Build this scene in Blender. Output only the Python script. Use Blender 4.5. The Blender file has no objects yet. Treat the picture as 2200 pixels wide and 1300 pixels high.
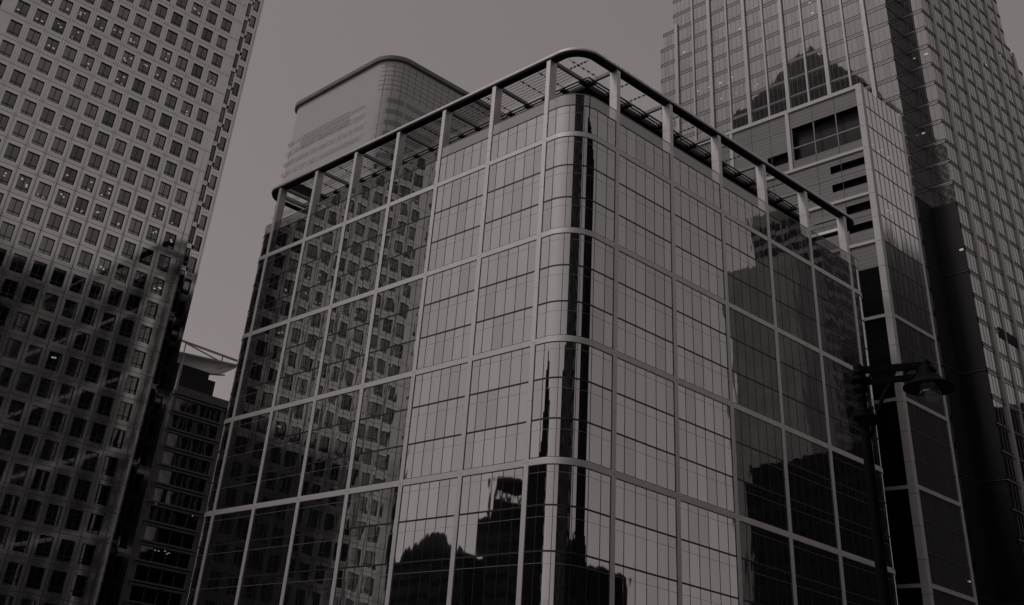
import bpy, math, random
from math import radians, sin, cos, pi
from mathutils import Vector, Matrix

random.seed(7)
sc = bpy.context.scene
COL = sc.collection
GZ = -1.7                      # street level; the eye of the photographer is at z = 0


# ------------------------------------------------------------------ materials
def mat(name, base, rough=0.5, metal=0.0, noise=0.0, nscale=1.0, bump=0.0, bscale=1.0, stretch=None, spec=0.5,
        rnoise=0.0):
    m = bpy.data.materials.new(name)
    m.use_nodes = True
    nt = m.node_tree
    b = nt.nodes['Principled BSDF']
    b.inputs['Base Color'].default_value = (base, base, base, 1)
    b.inputs['Roughness'].default_value = rough
    b.inputs['Metallic'].default_value = metal
    b.inputs['Specular IOR Level'].default_value = spec
    co = nt.nodes.new('ShaderNodeTexCoord')
    src = co.outputs['Object']
    if stretch:
        mp = nt.nodes.new('ShaderNodeMapping')
        mp.inputs['Scale'].default_value = stretch
        nt.links.new(src, mp.inputs['Vector'])
        src = mp.outputs['Vector']
    if noise or rnoise:
        n = nt.nodes.new('ShaderNodeTexNoise')
        n.inputs['Scale'].default_value = nscale
        n.inputs['Detail'].default_value = 6
        n.inputs['Roughness'].default_value = 0.65
        nt.links.new(src, n.inputs['Vector'])
        if noise:
            r = nt.nodes.new('ShaderNodeMapRange')
            r.inputs['From Min'].default_value = 0.25
            r.inputs['From Max'].default_value = 0.75
            r.inputs['To Min'].default_value = base * (1 - noise)
            r.inputs['To Max'].default_value = min(1, base * (1 + noise))
            nt.links.new(n.outputs['Fac'], r.inputs['Value'])
            nt.links.new(r.outputs['Result'], b.inputs['Base Color'])
        if rnoise:
            r2 = nt.nodes.new('ShaderNodeMapRange')
            r2.inputs['From Min'].default_value = 0.25
            r2.inputs['From Max'].default_value = 0.75
            r2.inputs['To Min'].default_value = max(0.0, rough - rnoise)
            r2.inputs['To Max'].default_value = rough + rnoise
            nt.links.new(n.outputs['Fac'], r2.inputs['Value'])
            nt.links.new(r2.outputs['Result'], b.inputs['Roughness'])
    if bump:
        n2 = nt.nodes.new('ShaderNodeTexNoise')
        n2.inputs['Scale'].default_value = bscale
        n2.inputs['Detail'].default_value = 2
        nt.links.new(src, n2.inputs['Vector'])
        bp = nt.nodes.new('ShaderNodeBump')
        bp.inputs['Strength'].default_value = 1.0
        bp.inputs['Distance'].default_value = bump
        nt.links.new(n2.outputs['Fac'], bp.inputs['Height'])
        nt.links.new(bp.outputs['Normal'], b.inputs['Normal'])
    return m


def emit(name, v, s):
    m = bpy.data.materials.new(name)
    m.use_nodes = True
    b = m.node_tree.nodes['Principled BSDF']
    b.inputs['Base Color'].default_value = (0.5, 0.47, 0.47, 1)
    b.inputs['Emission Color'].default_value = (1, .93, .92, 1)
    b.inputs['Emission Strength'].default_value = s
    return m


M = {}
M['alu'] = mat('painted_aluminium', .86, .5, .45, .08, .35, stretch=(1, 1, .25))
M['alu_dark'] = mat('weathered_aluminium', .34, .5, .0, .15, .5)
# coated mirror glass in four slightly different panes
GL = [mat('mirror_glass_%s' % n, v, .022, .985, bump=.010, bscale=.42, stretch=(1, 1, .4), rnoise=0.0)
      for n, v in (('pale', .555), ('clear', .53), ('grey', .505), ('deep', .475))]
M['mullion'] = mat('dark_mullion', .035, .45)
M['bulkhead'] = mat('ceiling_edge', .42, .5)
M['soffit'] = mat('soffit_painted_shade', .03, .6, spec=.2)  # shade under the canopy rim, put into the colour
M['black'] = mat('black_louvre', .012, .6)
M['steel'] = mat('brushed_steel_cladding', .74, .12, 1.0, .07, .5, bump=.004, bscale=.6, rnoise=.05)
M['steel_rib'] = mat('polished_steel_rib', .8, .25, 1.0)
M['joint'] = mat('dark_joint', .10, .6)
M['joint_pale'] = mat('cladding_joint', .22, .55)
M['win'] = mat('tower_window_glass', .20, .03, 1.0, bump=.002, bscale=.6)
M['win_pale'] = mat('tower_window_with_blind', .27, .05, 1.0, bump=.002, bscale=.6)
M['win_dark'] = mat('tower_window_unlit', .14, .03, 1.0, bump=.002, bscale=.6)
M['pale'] = mat('pale_cladding', .55, .35, .0, .04, .2)
M['pale_grey'] = mat('pale_grey_cladding', .5, .35, .0, .06, .2)
M['far_glass'] = mat('far_window_glass', .22, .06, 1.0)
M['far_glass_soft'] = mat('far_strip_glass', .36, .08, 1.0)
M['rim'] = mat('dark_crown', .22, .5, 0, .2, .3)
M['rt_glass'] = None
M['rt_glass_b'] = None
M['rt_spandrel'] = mat('spandrel_glass', .36, .12, 1.0, .06, .3)
M['rt_fin'] = mat('steel_fin', .60, .38, .15, .08, .3)
M['stone'] = mat('grooved_stone', .31, .7, 0, .14, .22, stretch=(.25, .25, 2.2))
M['stone_shade'] = mat('painted_stone_shade', .008, .6, 0, .3, 1.0, spec=.05)  # same stone front, shade of the narrow gap put into the colour
M['stone_pale'] = mat('pale_stone_trim', .72, .6, 0, .08, .6)
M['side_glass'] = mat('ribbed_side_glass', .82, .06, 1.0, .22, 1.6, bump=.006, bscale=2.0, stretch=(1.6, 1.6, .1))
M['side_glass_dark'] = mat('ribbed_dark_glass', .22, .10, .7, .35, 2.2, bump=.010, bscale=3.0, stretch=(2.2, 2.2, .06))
M['low_stone'] = mat('grey_limestone', .15, .7, 0, .2, .8)
M['low_glass'] = mat('office_window_glass', .09, .03, 1.0, .35, .5, bump=.003, bscale=.5)
M['roof_metal'] = mat('corrugated_roof_metal', .45, .5, .2, .15, .6)
M['iron'] = mat('black_cast_iron', .006, .6, 0, .3, 8, spec=.06)
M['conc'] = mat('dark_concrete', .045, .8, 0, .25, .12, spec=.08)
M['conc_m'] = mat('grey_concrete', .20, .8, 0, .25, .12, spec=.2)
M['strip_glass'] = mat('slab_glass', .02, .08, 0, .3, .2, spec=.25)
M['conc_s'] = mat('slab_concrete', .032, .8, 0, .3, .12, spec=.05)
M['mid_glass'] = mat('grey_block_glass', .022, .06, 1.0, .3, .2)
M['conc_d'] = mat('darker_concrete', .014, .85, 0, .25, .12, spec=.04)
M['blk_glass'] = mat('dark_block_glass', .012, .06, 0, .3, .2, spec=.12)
M['asphalt'] = mat('asphalt', .045, .9, 0, .3, 2.0, spec=.15)
M['paving'] = mat('granite_paving', .16, .8, 0, .2, 1.2)
M['kerb'] = mat('granite_kerb', .22, .8, 0, .2, 3)
M['paint'] = mat('road_paint', .7, .7, 0, .1, 4)
M['lamp'] = emit('ceiling_lamp_glow', 1, .22)


def clear_glass(name, t, base=.8):
    m = bpy.data.materials.new(name)
    m.use_nodes = True
    nt = m.node_tree
    out = nt.nodes['Material Output']
    nt.nodes.remove(nt.nodes['Principled BSDF'])
    tr = nt.nodes.new('ShaderNodeBsdfTransparent')
    tr.inputs['Color'].default_value = (.92, .92, .92, 1)
    gl = nt.nodes.new('ShaderNodeBsdfGlossy')
    gl.inputs['Color'].default_value = (base, base, base, 1)
    gl.inputs['Roughness'].default_value = .03
    mx = nt.nodes.new('ShaderNodeMixShader')
    mx.inputs['Fac'].default_value = 1 - t
    nt.links.new(tr.outputs[0], mx.inputs[1])
    nt.links.new(gl.outputs[0], mx.inputs[2])
    nt.links.new(mx.outputs[0], out.inputs['Surface'])
    return m


def coated(name, lo, hi, rough):
    """solar coated glass: a fixed reflection that rises towards grazing angles over a dark interior"""
    m = bpy.data.materials.new(name)
    m.use_nodes = True
    nt = m.node_tree
    out = nt.nodes['Material Output']
    b = nt.nodes['Principled BSDF']
    b.inputs['Base Color'].default_value = (.02, .02, .02, 1)
    b.inputs['Roughness'].default_value = .5
    b.inputs['Specular IOR Level'].default_value = 0
    lw = nt.nodes.new('ShaderNodeLayerWeight'); lw.inputs['Blend'].default_value = .5
    sq = nt.nodes.new('ShaderNodeMath'); sq.operation = 'POWER'; sq.inputs[1].default_value = 2
    nt.links.new(lw.outputs['Facing'], sq.inputs[0])
    mr = nt.nodes.new('ShaderNodeMapRange')
    mr.inputs['To Min'].default_value = lo; mr.inputs['To Max'].default_value = hi
    nt.links.new(sq.outputs[0], mr.inputs['Value'])
    co = nt.nodes.new('ShaderNodeTexCoord')
    n2 = nt.nodes.new('ShaderNodeTexNoise'); n2.inputs['Scale'].default_value = .35; n2.inputs['Detail'].default_value = 2
    nt.links.new(co.outputs['Object'], n2.inputs['Vector'])
    bp = nt.nodes.new('ShaderNodeBump'); bp.inputs['Distance'].default_value = .005; bp.inputs['Strength'].default_value = 1
    nt.links.new(n2.outputs['Fac'], bp.inputs['Height'])
    gl = nt.nodes.new('ShaderNodeBsdfGlossy'); gl.inputs['Roughness'].default_value = rough
    gl.inputs['Color'].default_value = (1, 1, 1, 1)
    nt.links.new(bp.outputs['Normal'], gl.inputs['Normal'])
    mx = nt.nodes.new('ShaderNodeMixShader')
    nt.links.new(mr.outputs['Result'], mx.inputs['Fac'])
    nt.links.new(b.outputs[0], mx.inputs[1]); nt.links.new(gl.outputs[0], mx.inputs[2])
    nt.links.new(mx.outputs[0], out.inputs['Surface'])
    return m


M['rt_glass'] = coated('tower_curtain_glass', .23, 1.0, .025)
M['rt_glass_b'] = coated('tower_curtain_glass_grey', .20, .95, .03)
M['rt_notch_shade'] = coated('notch_glass_darkened', .14, .30, .03)  # curtain glass with its reflection cut, to paint the recess dark
M['parapet'] = clear_glass('parapet_glass', .42, .62)
M['globe'] = clear_glass('lamp_globe_glass', .72, .6)


# ------------------------------------------------------------------ mesh helpers
class MB:
    def __init__(s):
        s.v = []; s.f = []; s.m = []; s.sm = []

    def quad(s, a, b, c, d, mi=0, smooth=False):
        n = len(s.v)
        s.v += [a, b, c, d]
        s.f.append((n, n + 1, n + 2, n + 3)); s.m.append(mi); s.sm.append(smooth)

    def box(s, x0, x1, y0, y1, z0, z1, mi=0):
        n = len(s.v)
        s.v += [(x0, y0, z0), (x1, y0, z0), (x1, y1, z0), (x0, y1, z0), (x0, y0, z1), (x1, y0, z1), (x1, y1, z1), (x0, y1, z1)]
        for q in ((0, 3, 2, 1), (4, 5, 6, 7), (0, 1, 5, 4), (1, 2, 6, 5), (2, 3, 7, 6), (3, 0, 4, 7)):
            s.f.append(tuple(n + i for i in q)); s.m.append(mi); s.sm.append(False)

    def bar(s, a, b, w, h, mi=0, up=(0, 0, 1)):
        a = Vector(a); b = Vector(b); d = (b - a).normalized(); up = Vector(up)
        if abs(d.dot(up)) > .98: up = Vector((1, 0, 0))
        r = d.cross(up).normalized(); u = r.cross(d)
        n = len(s.v)
        for p in (a, b):
            for sx, sy in ((-1, -1), (1, -1), (1, 1), (-1, 1)):
                s.v.append(tuple(p + r * sx * w / 2 + u * sy * h / 2))
        for q in ((0, 1, 2, 3), (7, 6, 5, 4), (0, 4, 5, 1), (1, 5, 6, 2), (2, 6, 7, 3), (3, 7, 4, 0)):
            s.f.append(tuple(n + i for i in q)); s.m.append(mi); s.sm.append(False)

    def tube(s, pts, rad, seg=10, mi=0, cap=True):
        rings = []
        pts = [Vector(p) for p in pts]
        rs = rad if isinstance(rad, (list, tuple)) else [rad] * len(pts)
        for i, p in enumerate(pts):
            d = (pts[min(i + 1, len(pts) - 1)] - pts[max(i - 1, 0)]).normalized()
            up = Vector((0, 0, 1)) if abs(d.z) < .95 else Vector((1, 0, 0))
            r = d.cross(up).normalized(); u = r.cross(d)
            n = len(s.v)
            for k in range(seg):
                t = 2 * pi * k / seg
                s.v.append(tuple(p + (r * cos(t) + u * sin(t)) * rs[i]))
            rings.append(n)
        for a, b in zip(rings, rings[1:]):
            for k in range(seg):
                k2 = (k + 1) % seg
                s.f.append((a + k, a + k2, b + k2, b + k)); s.m.append(mi); s.sm.append(True)
        if cap:
            s.f.append(tuple(rings[0] + k for k in range(seg))[::-1]); s.m.append(mi); s.sm.append(False)
            s.f.append(tuple(rings[-1] + k for k in range(seg))); s.m.append(mi); s.sm.append(False)

    def lathe(s, c, prof, seg=24, mi=0):
        rings = []
        for r, z in prof:
            n = len(s.v)
            for k in range(seg):
                t = 2 * pi * k / seg
                s.v.append((c[0] + r * cos(t), c[1] + r * sin(t), c[2] + z))
            rings.append(n)
        for a, b in zip(rings, rings[1:]):
            for k in range(seg):
                k2 = (k + 1) % seg
                s.f.append((a + k, a + k2, b + k2, b + k)); s.m.append(mi); s.sm.append(True)

    def sweep(s, path, prof, mi=0, closed=True, smooth=False):
        """path: list of (x, y, nx, ny); prof: closed loop of (offset outward, z)"""
        k = len(prof); n = len(s.v)
        for x, y, nx, ny in path:
            for o, z in prof:
                s.v.append((x + nx * o, y + ny * o, z))
        N = len(path)
        for i in range(N if closed else N - 1):
            j = (i + 1) % N
            for a in range(k):
                b = (a + 1) % k
                s.f.append((n + i * k + a, n + j * k + a, n + j * k + b, n + i * k + b)); s.m.append(mi); s.sm.append(smooth)
        if not closed:
            s.f.append(tuple(n + a for a in range(k))); s.m.append(mi); s.sm.append(False)
            s.f.append(tuple(n + (N - 1) * k + a for a in range(k))[::-1]); s.m.append(mi); s.sm.append(False)

    def build(s, name, mats, parent=None, origin=None):
        me = bpy.data.meshes.new(name)
        v = s.v
        off = Vector((0, 0, 0))
        if origin is not None:
            off = Vector(origin)
            v = [tuple(Vector(p) - off) for p in v]
        me.from_pydata(v, [], s.f)
        if not isinstance(mats, (list, tuple)): mats = [mats]
        for m in mats: me.materials.append(M[m] if isinstance(m, str) else m)
        me.polygons.foreach_set('material_index', s.m)
        me.polygons.foreach_set('use_smooth', s.sm)
        me.update()
        o = bpy.data.objects.new(name, me)
        COL.objects.link(o)
        if parent is not None:
            o.parent = parent
            o.location = off - parent_world(parent)
        else:
            o.location = off
        return o


def parent_world(o):
    p = Vector(o.location)
    while o.parent is not None:
        o = o.parent
        p += Vector(o.location)
    return p


def thing(name, label, cat, loc, group=None):
    o = bpy.data.objects.new(name, None)
    COL.objects.link(o)
    o.location = loc
    o['label'] = label
    o['category'] = cat
    if group: o['group'] = group
    return o


def struct(o):
    o['kind'] = 'structure'
    return o


def part(mb, name, mats, parent):
    """a part whose mesh is given in world coordinates and whose origin is its thing's (or part's) origin"""
    return mb.build(name, mats, parent, parent_world(parent))


def twin(o, name, parent, loc):
    c = o.copy()
    c.name = name
    COL.objects.link(c)
    c.parent = parent
    c.location = Vector(loc) - parent_world(parent)
    return c


def rpath(x0, x1, y0, y1, r, seg=10):
    """rounded rectangle, counter-clockwise from above, as (x, y, nx, ny)"""
    out = []
    for cx, cy, a0 in ((x1 - r, y0 + r, -90), (x1 - r, y1 - r, 0), (x0 + r, y1 - r, 90), (x0 + r, y0 + r, 180)):
        for k in range(seg + 1):
            t = radians(a0 + 90 * k / seg)
            out.append((cx + r * cos(t), cy + r * sin(t), cos(t), sin(t)))
    return out


# ------------------------------------------------------------------ ground and streets
g = MB()
g.quad((-1500, -1500, GZ), (1500, -1500, GZ), (1500, 1500, GZ), (-1500, 1500, GZ))
struct(g.build('ground', 'asphalt'))
g = MB()
g.box(-66, 8, -9, 62, GZ + .004, GZ + .13)
struct(g.build('pavement', 'paving'))
g = MB()
g.box(50, 88, -125, 90, GZ + .004, GZ + .13)
struct(g.build('pavement', 'paving'))
g = MB()
for x0, x1, y0, y1 in ((-66, 8, -9.3, -9), (8, 8.3, -9.3, 62), (49.7, 50, -125, 90)):
    g.box(x0, x1, y0, y1, GZ + .002, GZ + .15)
struct(g.build('kerb', 'kerb'))
g = MB()
for k in range(30):
    g.box(29, 29.15, -120 + 7 * k, -117 + 7 * k, GZ + .004, GZ + .008)
struct(g.build('road_marking', 'paint'))

# ------------------------------------------------------------------ the glass corner building
CB = thing('glass_office_block', 'round cornered glass office block with pale column grid and open steel canopy', 'building', (-30, 30, GZ))
AX = [-4.826 - 9.0 * i for i in range(7)]               # columns of the long face
RY = [6.6426 + 9.5938 * i for i in range(6)]            # columns of the other street face
BZ = [58.74 - 11.301 * j for j in range(4)]
PT = 62.35                                              # top of the glazing, parapet glass above
R0 = 3.3
XL, YB = -63.3, 59.3

core = MB()
core.sweep(rpath(XL + .6, -.6, .6, YB - .6, 2.7), [(0, GZ), (0, 61.9), (-.3, 61.9), (-.3, GZ)])
core.quad((XL + 1, 1, 61.8), (-1, 1, 61.8), (-1, YB - 1, 61.8), (XL + 1, YB - 1, 61.8))
core.build('body', 'black', CB, (-30, 30, GZ))


def arcp(cx, cy, a0, a1, n):
    return [(cx + R0 * cos(radians(a0 + (a1 - a0) * k / n)), cy + R0 * sin(radians(a0 + (a1 - a0) * k / n)),
             cos(radians(a0 + (a1 - a0) * k / n)), sin(radians(a0 + (a1 - a0) * k / n))) for k in range(n + 1)]


# bays as lists of panes; a pane is a list of path points from one mullion to the next
bays = []
for i in range(6):
    xs = [AX[i + 1] + 1.5 * k for k in range(7)]
    bays.append([[(xs[k], 0, 0, -1), (xs[k + 1], 0, 0, -1)] for k in range(6)])
corner = [[(AX[0], 0, 0, -1), (-R0, 0, 0, -1)]]
for k in range(3): corner.append(arcp(-R0, R0, -90 + 30 * k, -60 + 30 * k, 14))
corner += [[(0, R0, 1, 0), (0, 4.97, 1, 0)], [(0, 4.97, 1, 0), (0, RY[0], 1, 0)]]
bays.append(corner)
for i in range(5):
    ys = [RY[i] + 9.5938 / 6 * k for k in range(7)]
    bays.append([[(0, ys[k], 1, 0), (0, ys[k + 1], 1, 0)] for k in range(6)])
bays.append([[(0, RY[5], 1, 0), (0, 56, 1, 0)]] + [arcp(-R0, 56, 45 * k, 45 * k + 45, 12) for k in range(2)])
bays.append([arcp(-60, R0, 180 + 45 * k, 225 + 45 * k, 12) for k in range(2)] + [[(-60, 0, 0, -1), (AX[6], 0, 0, -1)]])
bands = [(BZ[0], PT, 1)] + [(BZ[j + 1], BZ[j], 3) for j in range(3)] + [(BZ[3] - 11.301, BZ[3], 3), (GZ, BZ[3] - 11.301, 4)]
GO = -.06                                               # glass set back from the frame
YAW = {'x': 0.0, 'y': 0.0}
for bi, bay in enumerate(bays):
    for (z0, z1, nf) in bands:
        gm = MB(); fm = MB()
        H = (z1 - z0) / nf
        for f in range(nf):
            za, zb = z0 + H * f, z0 + H * (f + 1)
            for pane in bay:
                gi = random.choice((0, 0, 1, 1, 1, 2, 2, 3))
                ty = random.gauss(0, .0016); tz = random.gauss(0, .0012)
                L = len(pane) - 1
                for k in range(L):
                    (xa, ya, na, ma), (xb, yb, nb, mb_) = pane[k], pane[k + 1]
                    def off(e, top):
                        w = ((e / L) - .5) * 1.5 * ty + (H * (.5 if top else -.5)) * tz
                        return GO + w
                    a = (xa + na * off(k, 0), ya + ma * off(k, 0), za)
                    b = (xb + nb * off(k + 1, 0), yb + mb_ * off(k + 1, 0), za)
                    c = (xb + nb * off(k + 1, 1), yb + mb_ * off(k + 1, 1), zb)
                    d = (xa + na * off(k, 1), ya + ma * off(k, 1), zb)
                    gm.quad(a, b, c, d, gi, L > 1)
            path = [bay[0][0]] + [q for pane in bay for q in pane[1:]]
            if f > 0:
                fm.sweep(path, [(GO - .03, za - .075), (GO + .035, za - .075), (GO + .035, za + .075), (GO - .03, za + .075)], 0, False)
            # bulkhead edge seen as a faint line behind the glass
            fm.sweep(path, [(GO - .03, zb - .98), (GO + .012, zb - .98), (GO + .012, zb - .955), (GO - .03, zb - .955)], 1, False)
        for pane in bay[1:]:
            x, y, nx, ny = pane[0]
            t = (-ny, nx)
            w = .024
            fm.bar((x + nx * (GO + .003), y + ny * (GO + .003), z0 + .01), (x + nx * (GO + .003), y + ny * (GO + .003), z1 - .01), w * 2, .04, 0, (nx, ny, 0))
        # dark gaskets where the glass meets columns and belts
        for e, sg in ((bay[0], 1), (bay[-1], -1)):
            q0 = e[0] if sg == 1 else e[-1]
            q1 = e[1] if sg == 1 else e[-2]
            dx, dy = q1[0] - q0[0], q1[1] - q0[1]
            L_ = math.hypot(dx, dy)
            gx, gy = q0[0] + dx / L_ * .335, q0[1] + dy / L_ * .335
            if (abs(q0[0]) < .01 and min(abs(q0[1] - y_) for y_ in RY) < .01) or (abs(q0[1]) < .01 and min(abs(q0[0] - x_) for x_ in AX) < .01):
                fm.bar((gx + q0[2] * (GO + .004), gy + q0[3] * (GO + .004), z0 + .01), (gx + q0[2] * (GO + .004), gy + q0[3] * (GO + .004), z1 - .01), .07, .04, 0, (q0[2], q0[3], 0))
        gpath = [bay[0][0]] + [q for pane in bay for q in pane[1:]]
        for zg in ([z0 + .325] if z0 > 20 else []) + ([z1 - .325] if z1 < 60 and z1 > 20 else []):
            fm.sweep(gpath, [(GO - .03, zg - .035), (GO + .026, zg - .035), (GO + .026, zg + .035), (GO - .03, zg + .035)], 0, False)
        if z1 == PT:
            path = [bay[0][0]] + [q for pane in bay for q in pane[1:]]
            fm.sweep(path, [(GO - .03, PT - .06), (GO + .035, PT - .06), (GO + .035, PT + .06), (GO - .03, PT + .06)], 0, False)
        mid = bay[len(bay) // 2][0]
        og = (mid[0], mid[1], (z0 + z1) / 2)
        w_ = gm.build('window', GL, CB, og)
        # merge the curved panes so that their shading runs smoothly
        fo = fm.build('frame', ['mullion', 'bulkhead'], w_, og)
# parapet glass, one sheet per bay
for bay in bays:
    gm = MB()
    path = [bay[0][0]] + [q for pane in bay for q in pane[1:]]
    for (xa, ya, na, ma), (xb, yb, nb, mb_) in zip(path, path[1:]):
        gm.quad((xa + na * GO, ya + ma * GO, PT + .07), (xb + nb * GO, yb + mb_ * GO, PT + .07),
                (xb + nb * GO, yb + mb_ * GO, 63.75), (xa + na * GO, ya + ma * GO, 63.75), 0, len(path) > 8)
    gm.sweep(path, [(GO - .03, 63.75), (GO + .03, 63.75), (GO + .03, 63.83), (GO - .03, 63.83)], 1, False)
    gm.build('parapet_panel', ['parapet', 'alu_dark'], CB, (path[0][0], path[0][1], PT))
# blank back faces
bk = MB()
bk.box(XL + .05, XL + .3, R0, YB - R0, GZ, 62.4)
bk.box(XL + R0, -R0, YB - .3, YB - .05, GZ, 62.4)
bk.build('rear_wall', 'conc_d', CB, (-30, 30, GZ))
per = rpath(XL, 0, 0, YB, R0, 14)
for z in BZ:
    b = MB()
    b.sweep(per, [(-.3, z - .29), (0, z - .29), (.012, z - .27), (.012, z + .27), (0, z + .29), (-.3, z + .29)])
    # joints in the belt
    b.build('belt_course', 'alu', CB, (-30, 30, z))
cols = [(x, 0, 0, -1) for x in AX] + [(0, y, 1, 0) for y in RY]
for x, y, nx, ny in cols:
    c = MB()
    z = GZ
    lv = [GZ] + [b for b in reversed(BZ)] + [62.2, 69.25]
    for a, b_ in zip(lv, lv[1:]):
        for h0, h1 in ((a, (a + b_) / 2), ((a + b_) / 2, b_)):
            d0, d1, w = -1.05, .03, .30
            if ny: c.box(x - w, x + w, -d1, -d0, h0 + .012, h1 - .012)
            else: c.box(d0, d1, y - w, y + w, h0 + .012, h1 - .012)
    # dark core behind the open joints
    if ny: c.box(x - .29, x + .29, -.022, 1.0, GZ, 69.2, 1)
    else: c.box(-1.0, .022, y - .29, y + .29, GZ, 69.2, 1)
    c.build('column', ['alu', 'joint'], CB, (x, y, GZ))
# canopy ring
ring = MB()
prof = [(.12, 69.50), (.17, 69.58), (.17, 69.78), (.10, 69.90), (-.05, 69.95), (-.8, 69.95), (-.8, 69.50)]
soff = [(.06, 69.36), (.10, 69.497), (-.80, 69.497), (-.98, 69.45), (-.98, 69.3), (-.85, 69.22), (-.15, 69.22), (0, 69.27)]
ring.sweep(rpath(XL, 0, 0, YB, R0, 22), prof, 0, True, False)
rim = ring.build('canopy_rim', 'alu', CB, (-30, 30, 69.2))
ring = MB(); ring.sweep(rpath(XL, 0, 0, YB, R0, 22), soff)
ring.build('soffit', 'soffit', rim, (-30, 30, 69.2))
IX0, IX1, IY0, IY1 = -61.2, -4.83, 6.64, 52.0
ib = MB()
for (a, b_) in (((IX0, IY0), (IX1, IY0)), ((IX1, IY0), (IX1, IY1)), ((IX0, IY1), (IX1, IY1)), ((IX0, IY0), (IX0, IY1))):
    ib.bar((a[0], a[1], 69.1), (b_[0], b_[1], 69.1), .35, .7)
ib.build('inner_beam', 'mullion', CB, (-30, 30, 69))


def cross(a, b_, w=.34, h=.42, m='alu_dark', z=69.45):
    c = MB()
    c.bar((a[0], a[1], z), (b_[0], b_[1], z), w, h)
    return c.build('canopy_beam', m, CB, (a[0], a[1], z))


def rod(a, b_):
    c = MB()
    A = Vector((a[0], a[1], 69.6)); B = Vector((b_[0], b_[1], 69.6))
    c.tube([A, B], .035, 6)
    n = 6
    for k in range(1, n):
        p = A.lerp(B, k / n)
        c.box(p.x - .10, p.x + .10, p.y - .10, p.y + .10, p.z - .07, p.z + .07)
    return c.build('canopy_rod', 'mullion', CB, (a[0], a[1], 69.6))


for x in AX: cross((x, .9), (x, IY0))
for y in RY: cross((-.9, y), (IX1, y))
cross((IX0, .9), (IX0, IY0), .4, .5)
for i in range(6):
    for t in (.34, .67):
        x = AX[i] - 9 * t
        rod((x, .95), (x, IY0))
for i in range(5):
    for t in (.34, .67):
        y = RY[i] + 9.5938 * t
        rod((-.95, y), (IX1, y))
rod((-3.2, 1.6), (-3.2, IY0)); rod((-1.6, 3.2), (IX1, 3.2))
# close set sun blades over the first bay
for k in range(4):
    c = MB()
    x = AX[6] + .9 + .62 * k
    c.bar((x, 1.0, 69.5), (x, IY0, 69.5), .16, .34)
    c.build('sun_blade', 'mullion', CB, (x, 1, 69.5))
# frosted louvre strips along the inner beam and across each bay
for (a, b_) in (((IX0, 5.55), (IX1 + 1, 5.55)), ((IX0, 6.05), (IX1 + .5, 6.05))):
    c = MB(); c.bar((a[0], a[1], 69.35), (b_[0], b_[1], 69.35), .30, .06)
    c.build('louvre_strip', 'alu', CB, (-30, a[1], 69.3))
for (a, b_) in (((-3.75, 5.5), (-3.75, IY1)), ((-4.25, 5.8), (-4.25, IY1))):
    c = MB(); c.bar((a[0], a[1], 69.35), (b_[0], b_[1], 69.35), .30, .06)
    c.build('louvre_strip', 'alu', CB, (a[0], 30, 69.3))
M['blade'] = clear_glass('louvre_glass', .78, .55)
for i in range(6):
    c = MB(); xa, xb = AX[i + 1] + .25, AX[i] - .25
    for k in range(9):
        y = 1.2 + .5 * k
        c.bar((xa, y, 69.62), (xb, y, 69.62), .3, .02)
    c.build('louvre_panel', 'blade', CB, (xb, 1, 69.6))
# knuckles where rods meet the inner beam
for i in range(6):
    for t in (0, .34, .67):
        x = AX[i] - 9 * t
        c = MB(); c.box(x - .3, x + .3, 5.35, 6.5, 69.0, 69.3)
        c.build('bracket', 'mullion', CB, (x, 6, 69))
for i in range(5):
    for t in (0, .34, .67):
        y = RY[i] + 9.5938 * t
        c = MB(); c.box(-4.7, -3.6, y - .3, y + .3, 69.0, 69.3)
        c.build('bracket', 'mullion', CB, (-4, y, 69))
# set back plant storey
ph = MB()
ph.box(-57, IX1 - .3, IY0 + .3, IY1, 61.8, 69.0, 0)
for k in range(14):
    z = 62.4 + .48 * k
    ph.box(-57.05, IX1 - .22, IY0 + .22, IY1 + .05, z, z + .1, 0)
ph.build('plant_storey', ['black'], CB, (-30, 30, 62))
for (x0, x1, y0, y1, h) in ((-20, -16.5, 9, 12, 2.2), (-15.5, -13.6, 9, 11, 1.6)):
    c = MB(); c.box(x0, x1, y0, y1, 69.02, 69 + h); c.box(x0 + .3, x1 - .3, y0 - .06, y0 + .2, 69.4, 69 + h - .3, 1)
    c.build('roof_unit', ['pale_grey', 'joint'], CB, (x0, y0, 69))

# ------------------------------------------------------------------ the steel tower
LT = thing('steel_tower', 'tall steel clad tower with a grid of square punched windows and notched corner', 'tower', (-108, -21, GZ))
FX = -76.5
PY, PZ = 2.92, 3.603
YC0, ZC0 = -6.66, 84.8
WH, WZ = .935, 1.2          # half sizes of a window opening
cols_y = [YC0 - PY * k for k in range(12)]
rows = list(range(-24, 33))
ZT = ZC0 + PZ * 32 + PZ / 2
cl = MB()
yR, yL = -3.69, cols_y[-1] - WH - 2.05
REC = .26
edges = [yR] + [e for y in cols_y for e in (y + WH, y - WH)] + [yL]
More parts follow.
